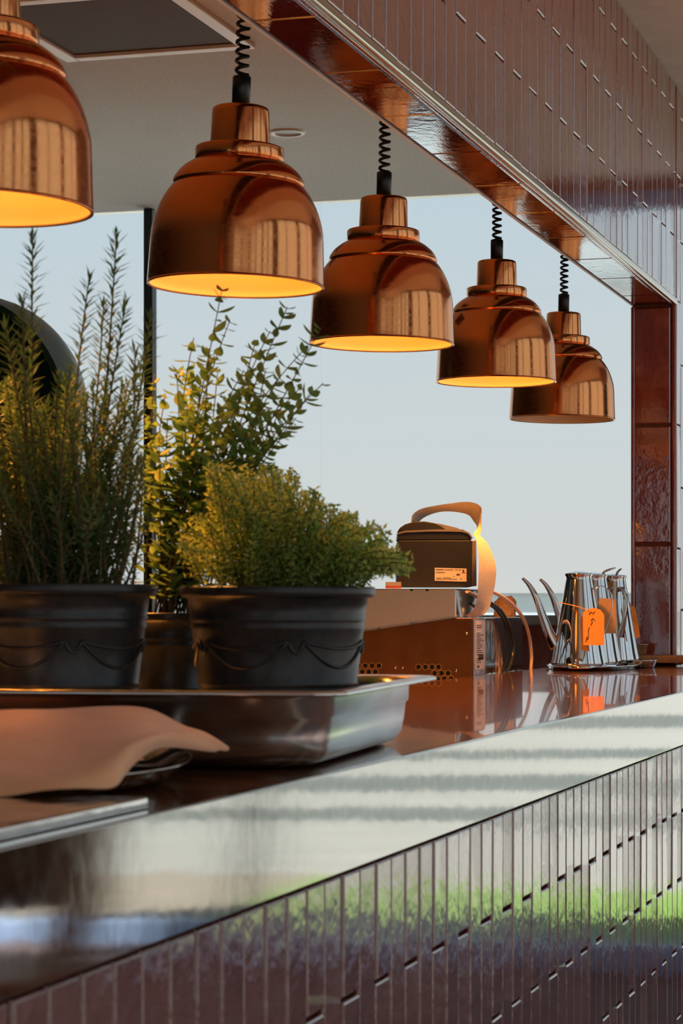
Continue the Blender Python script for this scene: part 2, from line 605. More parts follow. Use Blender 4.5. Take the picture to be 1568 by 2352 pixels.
t1 = struct(trim_bar('trim_1', (-1, YW - .004, ZH), (XJ + .002, YW + .007, ZH + .0145), .0035, M_TRIM))
t2 = struct(trim_bar('trim_2', (-1, YW + .0072, ZH - .001), (XJ, YW + .0165, ZH + .007), .003, M_TILE_BIG))
t3 = struct(trim_bar('trim_3', (-1, YI - .0035, ZH - .0005), (XJ, YI + .0005, ZH + .006), .0005, M_WHITE))
t4 = struct(trim_bar('trim_4', (XJ - .001, YW - .001, 1.001), (XJ + .0085, YW + .012, ZH + .002), .004, M_TILE_BIG))
t5 = struct(trim_bar('trim_5', (XJ - .003, YI - .008, 1.001), (XJ + .008, YI + .002, ZH - .002), .003, M_TILE_BIG))

# counter
top = MB().span((-1.6, YS + .0095, .984), (XW - .1, YE, 1.0)).build('counter_top', M_WOOD)
tag(top, 'long glossy brown wood counter top running under the copper lamps', 'counter')
fas = MB().span((-1.6, YS - .001, ZF), (XW, YS + .003, 1.0005)).span((-1.6, YS - .001, .9985), (XW, YS + .009, 1.0012)).build('steel_edge', M_FASCIA, bevel=.0012)
tag(fas, 'wide brushed steel strip along the front edge of the wooden counter', 'counter edge')

# window wall (kitchen part above a tiled parapet, dining part to the floor)
par = struct(MB().span((XW, YW + .09, 0), (XW + .12, YK, EYE - .0501)).build('wall_parapet', M_TILE_BIG))
w1 = MB()
ymul = on_x(334, 800, XW).y
yjoint = on_x(735, 800, XW + .05).y
w1.span((XW - .005, YW + .09, EYE - .05), (XW + .14, YK, EYE - .018))
win1 = struct(w1.build('window_1', M_ALU, bevel=.004))
MB().span((XW + .02, ymul - .0155, EYE - .018), (XW + .064, ymul + .0155, ZC - .001)).build('mullion', M_FRAME, win1, bevel=.003)
for ya, yb in ((YW + .1, yjoint - .0015), (yjoint + .0015, ymul - .018), (ymul + .018, YK)):
    MB().span((XW + .055, ya, EYE - .017), (XW + .060, yb, ZC)).build('pane', M_GLASS, win1)
w2 = MB().span((XW, YD, 0), (XW + .10, YW + .05, .085)).span((XW, YD, ZC - .08), (XW + .10, YW + .05, ZC - .03))
struct(MB().span((XW, YD - .1, ZC - .03), (XW + .12, YW + .05, ZD)).build('wall_window_head', M_WALLD))
win2 = struct(w2.build('window_2', M_BLUE, bevel=.004))
ys = [YD, -1.35, .25, YW + .08]
for y in ys[1:-1]:
    MB().span((XW, y - .02, .06), (XW + .10, y + .02, ZC - .08)).build('mullion', M_FRAME, win2)
for ya, yb in zip(ys[:-1], ys[1:]):
    MB().span((XW + .05, ya + .02, .06), (XW + .056, yb - .02, ZC - .08)).build('pane', M_GLASS, win2)
struct(MB().span((XW, YW + .05, 0), (XW + .12, YW + .12, ZC)).build('wall_end', M_WALLD))

# outdoors: lawn and pale striped terrace, seen only as reflections in the glaze and steel
M_LAWN = noise_col(mat('lawn', (.16, .24, .06), .9), [(.3, (.085, .17, .028)), (.7, (.16, .27, .05))], (1.2, 1.2, 1.2), 6)
M_PAVE_W = noise_col(mat('pale_paving', (.74, .72, .66), .8), [(.3, (.17, .17, .165)), (.7, (.25, .25, .24))], (.7, .7, .7))
M_PAVE_G = noise_col(mat('grey_paving', (.25, .27, .26), .8), [(.3, (.05, .06, .058)), (.7, (.085, .098, .095))], (.7, .7, .7))
struct(MB().span((XW + .12, -1.75, -.12), (9.7, 1.0, -.02)).build('ground_lawn', M_LAWN))
struct(MB().span((XW + .12, 1.0, -.12), (10.96, 30, -.015)).build('ground_bounce', noise_col(mat('bounce_white', (.8, .79, .76), .8), [(.3, (.74, .73, .70)), (.7, (.86, .85, .82))], (2, 2, 2))))  # unseen white ground, added to bounce sun up onto the kitchen ceiling
struct(MB().span((XW + .12, -22, -.12), (9.7, -1.75, -.02)).build('ground_deck', noise_col(mat('deck', (.2, .16, .12), .8), [(.35, (.10, .075, .055)), (.65, (.26, .235, .20))], (1.5, 4, 1))))
xs = [9.7, 12.4, 13.3, 14.6, 16.1, 18.0, 19.3, 23, 26, 60]
for i, (xa, xb) in enumerate(zip(xs[:-1], xs[1:])):
    struct(MB().span((xa, -40, -.12), (xb, 40, -.02)).build('ground_paving', M_PAVE_W if i % 2 == 0 else M_PAVE_G))

ow = struct(MB().span((11.0, 1.6, -.02), (11.15, 14, EYE + .062)).build('wall_terrace', mat('blue_grey_render', (.30, .36, .40), .8)))
MB().span((10.97, 1.6, EYE + .062), (11.18, 14, EYE + .078)).build('coping', mat('dark_coping', (.10, .12, .13), .6), ow)

# ceiling fittings
a = at(150, 131, z=ZC); c = at(590, 103, z=ZC)
x1v, y0v, y1v = (a.x + c.x) / 2, c.y, a.y
x0v = x1v - .56
vent = thing('ceiling_vent', 'square bronze mesh ceiling vent in a white frame at upper left', 'vent', ((x0v + x1v) / 2, (y0v + y1v) / 2, ZC))
lx, ly = (x1v - x0v) / 2, (y1v - y0v) / 2
fw = .035
fm = MB().span((-lx, -ly, -.012), (lx, -ly + fw, 0)).span((-lx, ly - fw, -.012), (lx, ly, 0))
fm.span((-lx, -ly + fw, -.012), (-lx + fw, ly - fw, 0)).span((lx - fw, -ly + fw, -.012), (lx, ly - fw, 0))
fm.build('frame', M_WHITE, vent, bevel=.003)
M_MESH = mat('bronze_mesh', (.13, .08, .04), .8)
nt, b = nodes(M_MESH)
_t = tex(nt, 'Brick', (90, 90, 90))
_t.inputs['Color1'].default_value = (.060, .032, .014, 1); _t.inputs['Color2'].default_value = (.055, .030, .013, 1)
_t.inputs['Mortar'].default_value = (.15, .085, .042, 1)
_t.inputs['Scale'].default_value = 1.0; _t.inputs['Mortar Size'].default_value = .12
_t.inputs['Brick Width'].default_value = 1.0; _t.inputs['Row Height'].default_value = 1.0
nt.links.new(_t.outputs['Color'], b.inputs['Base Color'])
MB().span((-lx + fw, -ly + fw, -.004), (lx - fw, ly - fw, -.001)).build('mesh_panel', M_MESH, vent)

p = at(660, 303, z=ZC)
dl = thing('downlight', 'round recessed ceiling downlight with a pale ring beside the second copper lamp', 'ceiling light', p)
MB().lathe([(.037, -.001), (.040, -.006), (.048, -.006), (.052, 0)], 40).build('ring', M_WHITE, dl)
MB().lathe([(.037, -.001), (.030, -.0005), (.001, -.0005)], 40).build('diffuser', mat('unlit_diffuser', (.25, .22, .17), .5), dl)


# ---------------------------------------------------------------- heat lamps
def lamp(name, label, px, py_rim, R, tilt, on=True, d=None, watt=30):
    YL = 1.12
    xl = on_y(px, YL)
    d = xl * CA + YL * SA
    zr = EYE + (1400 - py_rim) * d / F
    root = thing(name, label, 'heat lamp', (xl, YL, zr), group='copper heat lamps')
    # lean sideways a little, as seen from the dining room
    axis = Vector((CA, SA, 0))
    root.rotation_mode = 'AXIS_ANGLE'
    root.rotation_axis_angle = (math.radians(tilt), *axis)
    out = [(1.0, 0), (.996, .02), (.982, .30), (.968, .57), (.950, .68), (.922, .78), (.885, .88), (.835, .98), (.775, 1.07), (.728, 1.125)]
    up = [(.735, 1.128), (.742, 1.145), (.735, 1.175), (.715, 1.215), (.67, 1.275), (.60, 1.335), (.52, 1.385), (.46, 1.41)]

    def refine(pr):
        res = []
        for i in range(len(pr) - 1):
            p0, p1, p2, p3 = pr[max(i - 1, 0)], pr[i], pr[i + 1], pr[min(i + 2, len(pr) - 1)]
            for k in range(3):
                t = k / 3
                res.append(tuple(.5 * (2 * p1[j] + (p2[j] - p0[j]) * t + (2 * p0[j] - 5 * p1[j] + 4 * p2[j] - p3[j]) * t * t + (3 * p1[j] - p0[j] - 3 * p2[j] + p3[j]) * t ** 3) for j in (0, 1)))
        res.append(pr[-1])
        return res
    o1 = [(r * R, h * R) for r, h in refine(out)]
    o2 = [(r * R, h * R) for r, h in refine(up)]
    sh = MB()
    sh.lathe(o1, 72, 0)
    sh.lathe([o1[-1], o2[0]], 72, 0)
    sh.lathe(o2, 72, 0)
    inner = [(o1[0][0], 0), (o1[0][0] - .002, -.0008), (o1[0][0] - .0035, .001)] + [(r - .0035, h) for r, h in o1[2:]] + [(.40 * R, 1.2 * R), (.02 * R, 1.22 * R)]
    sh.lathe(inner[:3], 72, 0)
    sh.lathe(inner[2:][::-1], 72, 1)
    sh.build('shade', [M_COPPER, M_ENAMEL], root)
    MB().lathe([(r * R, h * R) for r, h in [(.30, 1.395), (.485, 1.395), (.497, 1.41), (.500, 1.43), (.498, 1.53), (.492, 1.545), (.478, 1.553), (.30, 1.555)]], 64).build('collar', M_COPPER, root)
    MB().lathe([(r * R, h * R) for r, h in [(.338, 1.55), (.336, 1.60), (.322, 1.95), (.315, 1.985), (.295, 2.0), (.0, 2.003)]], 64).build('cap', M_COPPER, root)
    MB().lathe([(r * R, h * R) for r, h in [(.0, 2.0), (.104, 2.0), (.104, 2.34), (.094, 2.355), (.0, 2.357)]], 32).build('cord_grip', M_BLACK, root)
    # coiled cable up to the ceiling, hidden behind the header higher up
    pts = []
    z0, z1 = 2.33 * R, ZC - zr
    pitch, rc = .0134, .0083
    n = int((z1 - z0) / pitch * 12)
    ph = random.uniform(0, 6)
    for k in range(n + 1):
        a = 2 * math.pi * k / 12 + ph
        zz = z0 + (z1 - z0) * k / n
        pts.append((rc * math.cos(a), rc * math.sin(a), zz))
    MB().tube(pts, .0029, 6).build('coiled_cord', M_BLACK, root)
    MB().lathe([(.0, z1 - .03), (.04, z1 - .03), (.045, z1 - .02), (.045, z1)], 32).build('ceiling_rose', M_BLACK, root)
    MB().lathe([(0, .62 * R), (.16 * R, .64 * R), (.28 * R, .74 * R), (.27 * R, .86 * R), (.12 * R, 1.1 * R), (.10 * R, 1.21 * R)], 24).build('bulb', M_BULB if on else M_BULB_OFF, root)
    if on:
        L = bpy.data.lights.new('heat_lamp_light', 'SPOT')
        L.color = (1.0, .36, .06)
        L.energy = watt
        L.spot_size = math.radians(125)
        L.spot_blend = .7
        L.shadow_soft_size = .03
        lo = bpy.data.objects.new('heat_lamp_light', L)
        COL.objects.link(lo)
        lo.parent = root
        lo.location = (0, 0, .50 * R)
    return root


LR = .129
lamp('heat_lamp', 'largest copper heat lamp, cut off by the left edge of the picture', -56, 478, LR, 1.5, watt=24)
lamp('heat_lamp', 'copper heat lamp hanging above the rosemary, second from the left edge', 541, 657, LR, 1.7, watt=42)
lamp('heat_lamp', 'copper heat lamp in the middle of the row, glowing above the oregano tips', 876, 790, LR, .9, watt=42)
lamp('heat_lamp', 'copper heat lamp second from the tiled jamb, above the receipt printer', 1139, 877, LR, .3, watt=42)
lamp('heat_lamp', 'unlit copper heat lamp with grey inside, nearest the tiled jamb', 1290, 963, LR, .9, on=False)


# ---------------------------------------------------------------- gastronorm pan with herb pots
def rrect(w, h, r, n=8):
    """Closed rounded rectangle, centred."""
    pts = []
    for (cx, cy, a0) in ((w / 2 - r, h / 2 - r, 0), (-w / 2 + r, h / 2 - r, 90), (-w / 2 + r, -h / 2 + r, 180), (w / 2 - r, -h / 2 + r, 270)):
        for k in range(n + 1):
            a = math.radians(a0 + 90 * k / n)
            pts.append((cx + r * math.cos(a), cy + r * math.sin(a)))
    return pts


A = at(785, 1590, z=1.070)
PY = math.radians(5.0)
ux, uy = Vector((math.cos(PY), math.sin(PY), 0)), Vector((-math.sin(PY), math.cos(PY), 0))
PL, PWD = .53, .56
pc = Vector((A.x, A.y, 1.0)) + ux * (PL / 2) + uy * (PWD / 2)
pan = thing('steel_pan', 'large shallow stainless steel pan holding the three black herb pots', 'pan', pc, PY)
prof = [(.030, .0015, .05), (.022, .010, .052), (.017, .030, .055), (.0165, .046, .055), (.0135, .048, .055), (.0130, .060, .055), (.0115, .066, .054), (.009, .0685, .052)]
rows = [[(x, y, z) for x, y in rrect(PL - 2 * q - .012, PWD - 2 * q - .012, r)] for q, z, r in
        ((.060, .0010, .03), (.040, .0012, .045), (.030, .005, .05), (.0235, .014, .052), (.0205, .028, .055), (.0190, .044, .055), (.0165, .0465, .055), (.0160, .062, .055), (.0125, .0675, .05))]
b_ = MB().grid(rows, close=True)
n_ = len(rows[0])
b_.add(rows[0], [tuple(range(n_))])
inn = [[(x, y, z + .0012) for x, y in rrect(PL - 2 * q - .014, PWD - 2 * q - .014, r)] for q, z, r in
       ((.0125, .0675, .05), (.0160, .062, .055), (.0190, .044, .055), (.0205, .028, .055), (.0235, .014, .052), (.035, .006, .05), (.060, .0022, .03))]
b_.grid(inn, close=True)
b_.add(inn[-1], [tuple(range(n_))[::-1]])
b_.build('basin', M_PAN, pan)
rim = [[(x, y, z) for x, y in rrect(PL - 2 * q, PWD - 2 * q, r)] for q, z, r in
       ((.020, .0670, .045), (.016, .0700, .045), (.004, .0705, .03), (.0005, .0690, .028), (.0, .0665, .028), (.002, .0655, .028), (.012, .0668, .04), (.020, .0662, .045))]
MB().grid(rim, close=True).build('rim', M_PAN, pan)


def herb_pot(name, label, loc, rt, h, rotz=0, garland=True):
    root = thing(name, label, 'potted herb', loc, rotz, group='potted herbs')
    rb = rt * .735

    def rad(z):
        return rb + (rt * .93 - rb) * z / h
    pr = [(0, .002), (rb * .9, .002), (rb - .002, 0), (rb, .003), (rad(.05 * h), .05 * h)]
    for zz in (.36, .40):
        pr += [(rad(zz * h), (zz - .012) * h), (rad(zz * h) + .0012, zz * h), (rad(zz * h), (zz + .012) * h)]
    for zz in (.75, .80):
        pr += [(rad(zz * h), (zz - .014) * h), (rad(zz * h) + .0016, zz * h), (rad(zz * h) + .0004, (zz + .014) * h)]
    pr += [(rad(.93 * h) + .001, .93 * h), (rt * .975, .935 * h), (rt * .995, .945 * h), (rt, .965 * h), (rt, .99 * h), (rt * .99, h), (rt * .955, h), (rt * .93, .97 * h), (rt * .86, .80 * h)]
    pot = MB().lathe(pr, 64).build('pot', M_POT, root)
    if garland:
        for j in range(5):
            a0, a1 = 2 * math.pi * j / 5 - .19, 2 * math.pi * (j + 1) / 5 - .19
            g = MB()
            ga = 2 * math.pi * .0
            for sag, q in ((.045, 0), (.16, 0)):
                pts = []
                for k in range(17):
                    t = k / 16
                    a = a0 + .09 + (a1 - a0 - .18) * t
                    z = h * (.665 - sag * (1 - (2 * t - 1) ** 2))
                    r = rad(z) + .0008
                    pts.append((r * math.cos(a), r * math.sin(a), z))
                g.tube(pts, .0017, 6)
            pts = []
            for k in range(11):                     # little scallop between two swags
                t = k / 10
                a = a1 - .09 + .18 * t
                z = h * (.665 - .07 * math.sin(math.pi * t) ** .7)
                r = rad(z) + .0008
                pts.append((r * math.cos(a), r * math.sin(a), z))
            g.tube(pts, .0017, 6)
            g.build('garland', M_POT, pot)
    # soil
    rows = []
    for i in range(7):
        rr = rt * .87 * i / 6
        rows.append([(rr * math.cos(2 * math.pi * k / 28), rr * math.sin(2 * math.pi * k / 28), h * .90 + random.uniform(-.003, .003)) for k in range(28)])
    MB().grid(rows, close=True).build('soil', M_SOIL, root)
    return root


def bez(p0, p1, p2, n):
    return [(1 - t) ** 2 * p0 + 2 * t * (1 - t) * p1 + t * t * p2 for t in [k / n for k in range(n + 1)]]


ZP = 1.0035
pos_l = at(134, 1500, d=2.30); pos_l.z = ZP
pos_r = at(638, 1500, d=2.35); pos_r.z = ZP
pos_m = at(388, 1500, d=2.52); pos_m.z = ZP
face = math.atan2(-pos_r.y, -pos_r.x)
rose = herb_pot('potted_rosemary', 'tall needle-leaved rosemary in the black pot at the left edge', pos_l, .0965, .162, face + .45)
thym = herb_pot('potted_thyme', 'bushy yellow-green thyme in the black pot with moulded garlands', pos_r, .0975, .160, face + .40)
oreg = herb_pot('potted_oregano', 'tall twiggy oregano in the small black pot between two larger pots', pos_m, .052, .134, 0, garland=False)


def local(root, p):
    return root.matrix_basis.inverted() @ p


for r_ in (rose, thym, oreg):
    r_.matrix_basis      # locations are final here


def inv(root):
    return (Matrix.Translation(root.location) @ Euler(root.rotation_euler).to_matrix().to_4x4()).inverted()


def needle(mb, p, d, L, w, n):
    """Slim folded blade of four triangles."""
    s = d.cross(n)
    s = s.normalized() if s.length > 1e-6 else d.orthogonal().normalized()
    up = s.cross(d).normalized()
    a = p
    m1 = p + d * L * .45 + s * w / 2
    m2 = p + d * L * .45 - s * w / 2
    mm = p + d * L * .5 - up * w * .25
    t = p + d * L - up * L * .06
    mb.add([a, m1, mm, m2, t], [(0, 1, 2), (0, 2, 3), (1, 4, 2), (2, 4, 3)], 0)


def rosemary_sprig(tip, base, bend, Ls=.0205, dens=.0017, start=.0):
    I = inv(rose)
    pts = [I @ q for q in bez(base, base.lerp(tip, .55) + bend, tip, 14)]
    st = MB()
    L = sum((pts[i + 1] - pts[i]).length for i in range(14))
    st.tube(pts, [.0015 * (1 - .75 * i / 14) + .0003 for i in range(15)], 5)
    so = st.build('sprig', M_TWIG, rose)
    nb = MB()
    s, k = L * start, random.randint(0, 50)
    while s < L:
        t = s / L
        f = t * 14
        i = min(int(f), 13)
        p = pts[i].lerp(pts[i + 1], f - i)
        tan = (pts[i + 1] - pts[i]).normalized()
        a = k * 2.39996 + random.uniform(-.35, .35)
        u = tan.orthogonal().normalized()
        side = u * math.cos(a) + tan.cross(u) * math.sin(a)
        rise = .75 + .5 * max(0, (t - .88) / .12) + random.uniform(-.35, .35)
        if t > .97:
            rise += 1.2
        d = (side + tan * rise).normalized()
        nl = Ls * random.uniform(.6, 1.15) * (.62 if t < .25 else 1) * (1 - .25 * max(0, (t - .9) / .1))
        needle(nb, p, d, nl, .0030, tan)
        s += dens * random.uniform(.6, 1.4)
        k += 1
    no = nb.build('needles', M_ROSE, so)
    no['kind'] = 'stuff'


def in_pot(root, rmax, zf):
    a, r = random.uniform(0, 6.283), rmax * math.sqrt(random.random())
    return root.location + Vector((r * math.cos(a), r * math.sin(a), zf))


def rv(s):
    return Vector((random.uniform(-s, s), random.uniform(-s, s), random.uniform(-s, s) * .3))


random.seed(21)
for (px, py, dd, st) in ((75, 545, 2.28, .15), (268, 536, 2.32, .1), (206, 632, 2.30, .1), (238, 700, 2.33, .1), (345, 728, 2.30, .1), (50, 690, 2.22, .1), (12, 752, 2.25, .1), (290, 690, 2.3, .1),
                         (160, 850, 2.2, .0), (310, 812, 2.3, .0), (330, 835, 2.36, 0)):
    tip = at(px, py, d=dd)
    base = in_pot(rose, .05, .145)
    base.x += .25 * (tip.x - rose.location.x); base.y += .25 * (tip.y - rose.location.y)
    rosemary_sprig(tip, base, rv(.008), start=st)
for k in range(135):
    px = -60 + 400 * (k + random.random()) / 135
    h = random.uniform(0, 1)
    py = 860 + 390 * h ** 1.1 + 40 * max(0, (px - 260) / 80)
    tip = at(px, py, d=random.uniform(2.20, 2.40))
    base = in_pot(rose, .07, .145)
    base = base.lerp(Vector((tip.x, tip.y, base.z)), .35)
    off = Vector((base.x - rose.location.x, base.y - rose.location.y, 0))
    if off.length > .08:
        base -= off * (1 - .08 / off.length)
    rosemary_sprig(tip, base, rv(.012), Ls=.0140, dens=.0017)

# ---- thyme: too fine to tell leaf from leaf
random.seed(5)
I = inv(thym)
tw, tl = MB(), MB()
for k in range(430):
    u = random.random()
    px = 408 + 540 * u
    crown = 1050 if px < 690 else 1090 + (px - 690) * .62
    if px < 470:
        crown = 1150 + (470 - px) * 1.0
    py = crown + abs(random.gauss(0, 1)) * 62 + random.uniform(0, 30)
    if px > 840:
        py = random.uniform(1180 + (px - 840) * .9, 1320)
    py = min(py, 1322)
    tip = at(px, py, d=random.uniform(2.24, 2.46))
    base = in_pot(thym, .07, .145)
    base = base.lerp(Vector((tip.x, tip.y, base.z)), .3)
    off = Vector((base.x - thym.location.x, base.y - thym.location.y, 0))
    if off.length > .08:
        base -= off * (1 - .08 / off.length)
    ctrl = base.lerp(tip, .5) + Vector((0, 0, .03)) * (1 if abs(px - 638) > 150 else .2) + rv(.01)
    pts = [I @ q for q in bez(base, ctrl, tip, 10)]
    L = sum((pts[i + 1] - pts[i]).length for i in range(10))
    tw.tube(pts, [.0006] * 11, 3, caps=False)
    s = .01
    kk = 0
    while s < L:
        f = s / L * 10
        i = min(int(f), 9)
        p = pts[i].lerp(pts[i + 1], f - i)
        tan = (pts[i + 1] - pts[i]).normalized()
        u_ = tan.orthogonal().normalized()
        a = kk * 1.57 + random.uniform(-.5, .5)
        for sg in (1, -1):
            side = (u_ * math.cos(a) + tan.cross(u_) * math.sin(a)) * sg
            d = (side + tan * random.uniform(.1, .8)).normalized()
            needle(tl, p, d, random.uniform(.0052, .0088), random.uniform(.0032, .0048), tan)
        s += random.uniform(.0042, .0072)
        kk += 1
o = tw.build('twigs', M_STEMG, thym); o['kind'] = 'stuff'
o = tl.build('leaves', M_THYME, thym); o['kind'] = 'stuff'

# ---- oregano: the leaves on the upper stems can be told apart
random.seed(11)
lm = MB()
rows = []
for i in range(6):
    t = i / 5
    w = .5 * math.sin(math.pi * min(1, .06 + t * .94)) ** .75 * (1 - .25 * t)
    rows.append([(t, -w * .62, .10 * w - .12 * t * t), (t, 0, -.05 * w - .12 * t * t), (t, w * .62, .10 * w - .12 * t * t)])
leaf_me = lm.grid(rows).mesh('leaf', [M_OREG])
rest = MB()
I = inv(oreg)
tips = [(510, 664, 2.47), (528, 735, 2.5), (660, 705, 2.46), (620, 760, 2.52), (738, 752, 2.47), (700, 800, 2.5), (742, 880, 2.5), (715, 900, 2.45), (585, 790, 2.55), (480, 800, 2.46),
        (445, 775, 2.5), (432, 850, 2.55), (405, 850, 2.46), (380, 905, 2.52), (355, 860, 2.5), (560, 850, 2.45), (640, 870, 2.42), (600, 930, 2.5), (520, 920, 2.42), (470, 930, 2.55), (680, 960, 2.5),
        (500, 850, 2.52), (540, 900, 2.47), (575, 880, 2.5), (650, 930, 2.52), (690, 890, 2.44), (610, 850, 2.47), (460, 880, 2.47), (490, 980, 2.52), (580, 990, 2.46), (650, 1000, 2.48), (520, 1040, 2.5), (570, 1060, 2.53), (630, 1070, 2.5), (430, 930, 2.43), (385, 960, 2.5), (410, 1100, 2.5), (350, 1060, 2.5), (470, 1110, 2.46), (420, 985, 2.45), (550, 985, 2.56), (330, 960, 2.5), (450, 1040, 2.5), (395, 1060, 2.48), (620, 1010, 2.56), (365, 1000, 2.44)]
nleaf = 0
for (px, py, dd) in tips:
    tip = at(px, py, d=dd)
    base = in_pot(oreg, .03, .118)
    mid = base.lerp(tip, .5) + rv(.03) - Vector((SA, -CA, 0)) * (px - 388) / F * dd * .22
    pts = [I @ q for q in bez(base, mid, tip, 16)]
    L = sum((pts[i + 1] - pts[i]).length for i in range(16))
    so = MB().tube(pts, [.0013 * (1 - .6 * i / 16) for i in range(17)], 5).build('stem', M_TWIG, oreg)
    s, kk = L - .002, 0
    while s > .03:
        f = s / L * 16
        i = min(int(f), 15)
        p = pts[i].lerp(pts[i + 1], f - i)
        tan = (pts[i + 1] - pts[i]).normalized()
        u_ = tan.orthogonal().normalized()
        a = kk * 1.57 + random.uniform(-.6, .6)
        for sg in (1, -1):
            if random.random() < .08:
                continue
            side = (u_ * math.cos(a) + tan.cross(u_) * math.sin(a)) * sg
            d = (side + tan * random.uniform(.0, .9) - Vector((0, 0, 1)) * random.uniform(-.1, .35)).normalized()
            sc = random.uniform(.0135, .0215) * (.65 if kk < 2 else 1)
            y = (tan - d * tan.dot(d))
            y = d.cross(y).normalized() if y.length > 1e-4 else d.orthogonal()
            zv = d.cross(y)
            q = Matrix((d, y, zv)).transposed().to_4x4()
            Mx = Matrix.Translation(p) @ q @ Matrix.Scale(sc, 4)
            if nleaf < 290 and kk < 7:
                lo = bpy.data.objects.new('leaf', leaf_me)
                COL.objects.link(lo)
                lo.parent = so
                lo.matrix_basis = Mx
                nleaf += 1
            else:
                rest.add([Mx @ v.co for v in leaf_me.vertices], [tuple(pp.vertices) for pp in leaf_me.polygons], 0, True)
        s -= random.uniform(.0075, .0125) * (.6 if kk < 2 else 1) * (1.3 if s < L * .3 else 1)
        kk += 1
o = rest.build('lower_leaves', M_OREG, oreg); o['kind'] = 'stuff'


# ---------------------------------------------------------------- steel plate, platter and napkin at the left
p0 = at(350, 1858, z=1.0)
pl = MB()
pl.span((0, 0, 0), (-.62, .13, .0085))
plate = pl.build('serving_slab', M_CHROME2, loc=(p0.x, YS + .020, 1.0), bevel=.0015)
tag(plate, 'flat rectangular steel slab under the napkin at the counter edge', 'tray')
plt = thing('platter', 'shiny oval steel platter with an upturned end under the peach napkin', 'platter', (1.715, .765, 1.0002))
rows = []
for (q, z) in ((.30, .0), (.60, .0), (.78, .002), (.88, .010), (.95, .021), (1.0, .029), (1.015, .0305), (1.01, .032), (.985, .030), (.93, .0215), (.86, .011), (.76, .0045), (.5, .003), (.01, .003)):
    row = []
    for k in range(64):
        a = 2 * math.pi * k / 64
        lift = .55 + .75 * max(0, math.cos(a)) ** 3
        row.append((.195 * q * math.cos(a), .110 * q * math.sin(a), z * lift))
    rows.append(row)
MB().grid(rows, close=True).build('dish', M_CHROME, plt)
MB().tube([(.165, -.030, .012), (.205, -.026, .010), (.215, 0, .009), (.205, .026, .010), (.165, .030, .012)], .003, 8).build('handle', M_CHROME, plt)

# napkin: grid of points on the real cloth, back edge to front hem
nap_rows = [
    [(-260, 1700, 2.02), (-120, 1652, 2.00), (0, 1636, 1.98), (120, 1634, 1.97), (230, 1628, 1.97), (310, 1628, 1.97), (360, 1640, 1.97), (420, 1672, 1.98), (470, 1688, 2.0), (524, 1722, 2.02)],
    [(-260, 1735, 1.92), (-120, 1690, 1.90), (0, 1664, 1.89), (120, 1663, 1.88), (230, 1656, 1.88), (310, 1655, 1.88), (360, 1664, 1.89), (415, 1684, 1.92), (465, 1694, 1.96), (522, 1726, 2.01)],
    [(-260, 1772, 1.80), (-120, 1730, 1.79), (0, 1710, 1.78), (120, 1706, 1.78), (220, 1698, 1.78), (290, 1691, 1.79), (340, 1690, 1.81), (390, 1691, 1.85), (440, 1695, 1.92), (515, 1727, 2.0)],
    [(-260, 1812, 1.70), (-120, 1785, 1.69), (0, 1770, 1.69), (100, 1772, 1.69), (190, 1756, 1.70), (255, 1735, 1.71), (300, 1716, 1.73), (345, 1700, 1.78), (400, 1695, 1.86), (500, 1725, 1.98)],
    [(-260, 1832, 1.675), (-120, 1805, 1.665), (0, 1793, 1.665), (100, 1796, 1.665), (185, 1786, 1.67), (248, 1772, 1.68), (284, 1752, 1.70), (318, 1727, 1.75), (380, 1704, 1.84), (490, 1724, 1.97)],
    [(-260, 1850, 1.668), (-120, 1828, 1.658), (0, 1832, 1.660), (95, 1818, 1.660), (180, 1812, 1.665), (252, 1812, 1.675), (276, 1785, 1.70), (304, 1750, 1.74), (365, 1712, 1.83), (485, 1724, 1.965)]]


def cat(p0, p1, p2, p3, t):
    return [.5 * (2 * b + (c - a) * t + (2 * a - 5 * b + 4 * c - d) * t * t + (3 * b - a - 3 * c + d) * t ** 3) for a, b, c, d in zip(p0, p1, p2, p3)]


def refine2(g, k):
    def one(row):
        out = []
        for i in range(len(row) - 1):
            for j in range(k):
                out.append(cat(row[max(i - 1, 0)], row[i], row[i + 1], row[min(i + 2, len(row) - 1)], j / k))
        out.append(list(row[-1]))
        return out
    g = [one(r) for r in g]
    gt = [one(list(c)) for c in zip(*g)]
    return [list(c) for c in zip(*gt)]


gg = refine2(nap_rows, 4)
nrows = [[at(q[0], q[1], d=q[2]) for q in row] for row in gg]
org = Vector((1.5, .72, 1.03))
nap = MB().grid([[p - org for p in row] for row in nrows]).build('napkin', M_PEACH, loc=org)
sm = nap.modifiers.new('thick', 'SOLIDIFY'); sm.thickness = .0028; sm.offset = -1
sb = nap.modifiers.new('sub', 'SUBSURF'); sb.levels = 1; sb.render_levels = 1
tag(nap, 'folded peach cloth napkin draped over a steel platter at left', 'napkin')

# ---------------------------------------------------------------- lower worktop, steel machine, box and receipt printer
ZL = .90
wt = MB().span((-1.6, YE + .012, ZL - .03), (XW - .1, 1.94, ZL)).span((-1.6, YE + .05, 0), (XW - .1, 1.90, ZL - .03))
tag(wt.build('kitchen_worktop', M_STEEL, bevel=.002), 'low steel worktop behind the wooden counter, carrying the honeycomb-vented unit', 'worktop')
XU = 4.90
ue = on_x(1085, 1500, XU)
xc = on_y(1112, ue.y) - XU
mach = thing('vented_unit', 'brown metal unit with honeycomb vents below the receipt printer', 'appliance', (XU, ue.y, ZL))
hu = 1.1225 - ZL
MB().span((0, 0, .008), (xc, .36, hu)).build('body', M_BRONZE, mach, bevel=.002)
for fx in (.02, xc - .02):
    for fy in (.04, .32):
        MB().lathe([(0, 0), (.010, 0), (.012, .008), (0, .008)], 16, c=(fx, fy, 0)).build('foot', M_BLACK, mach)
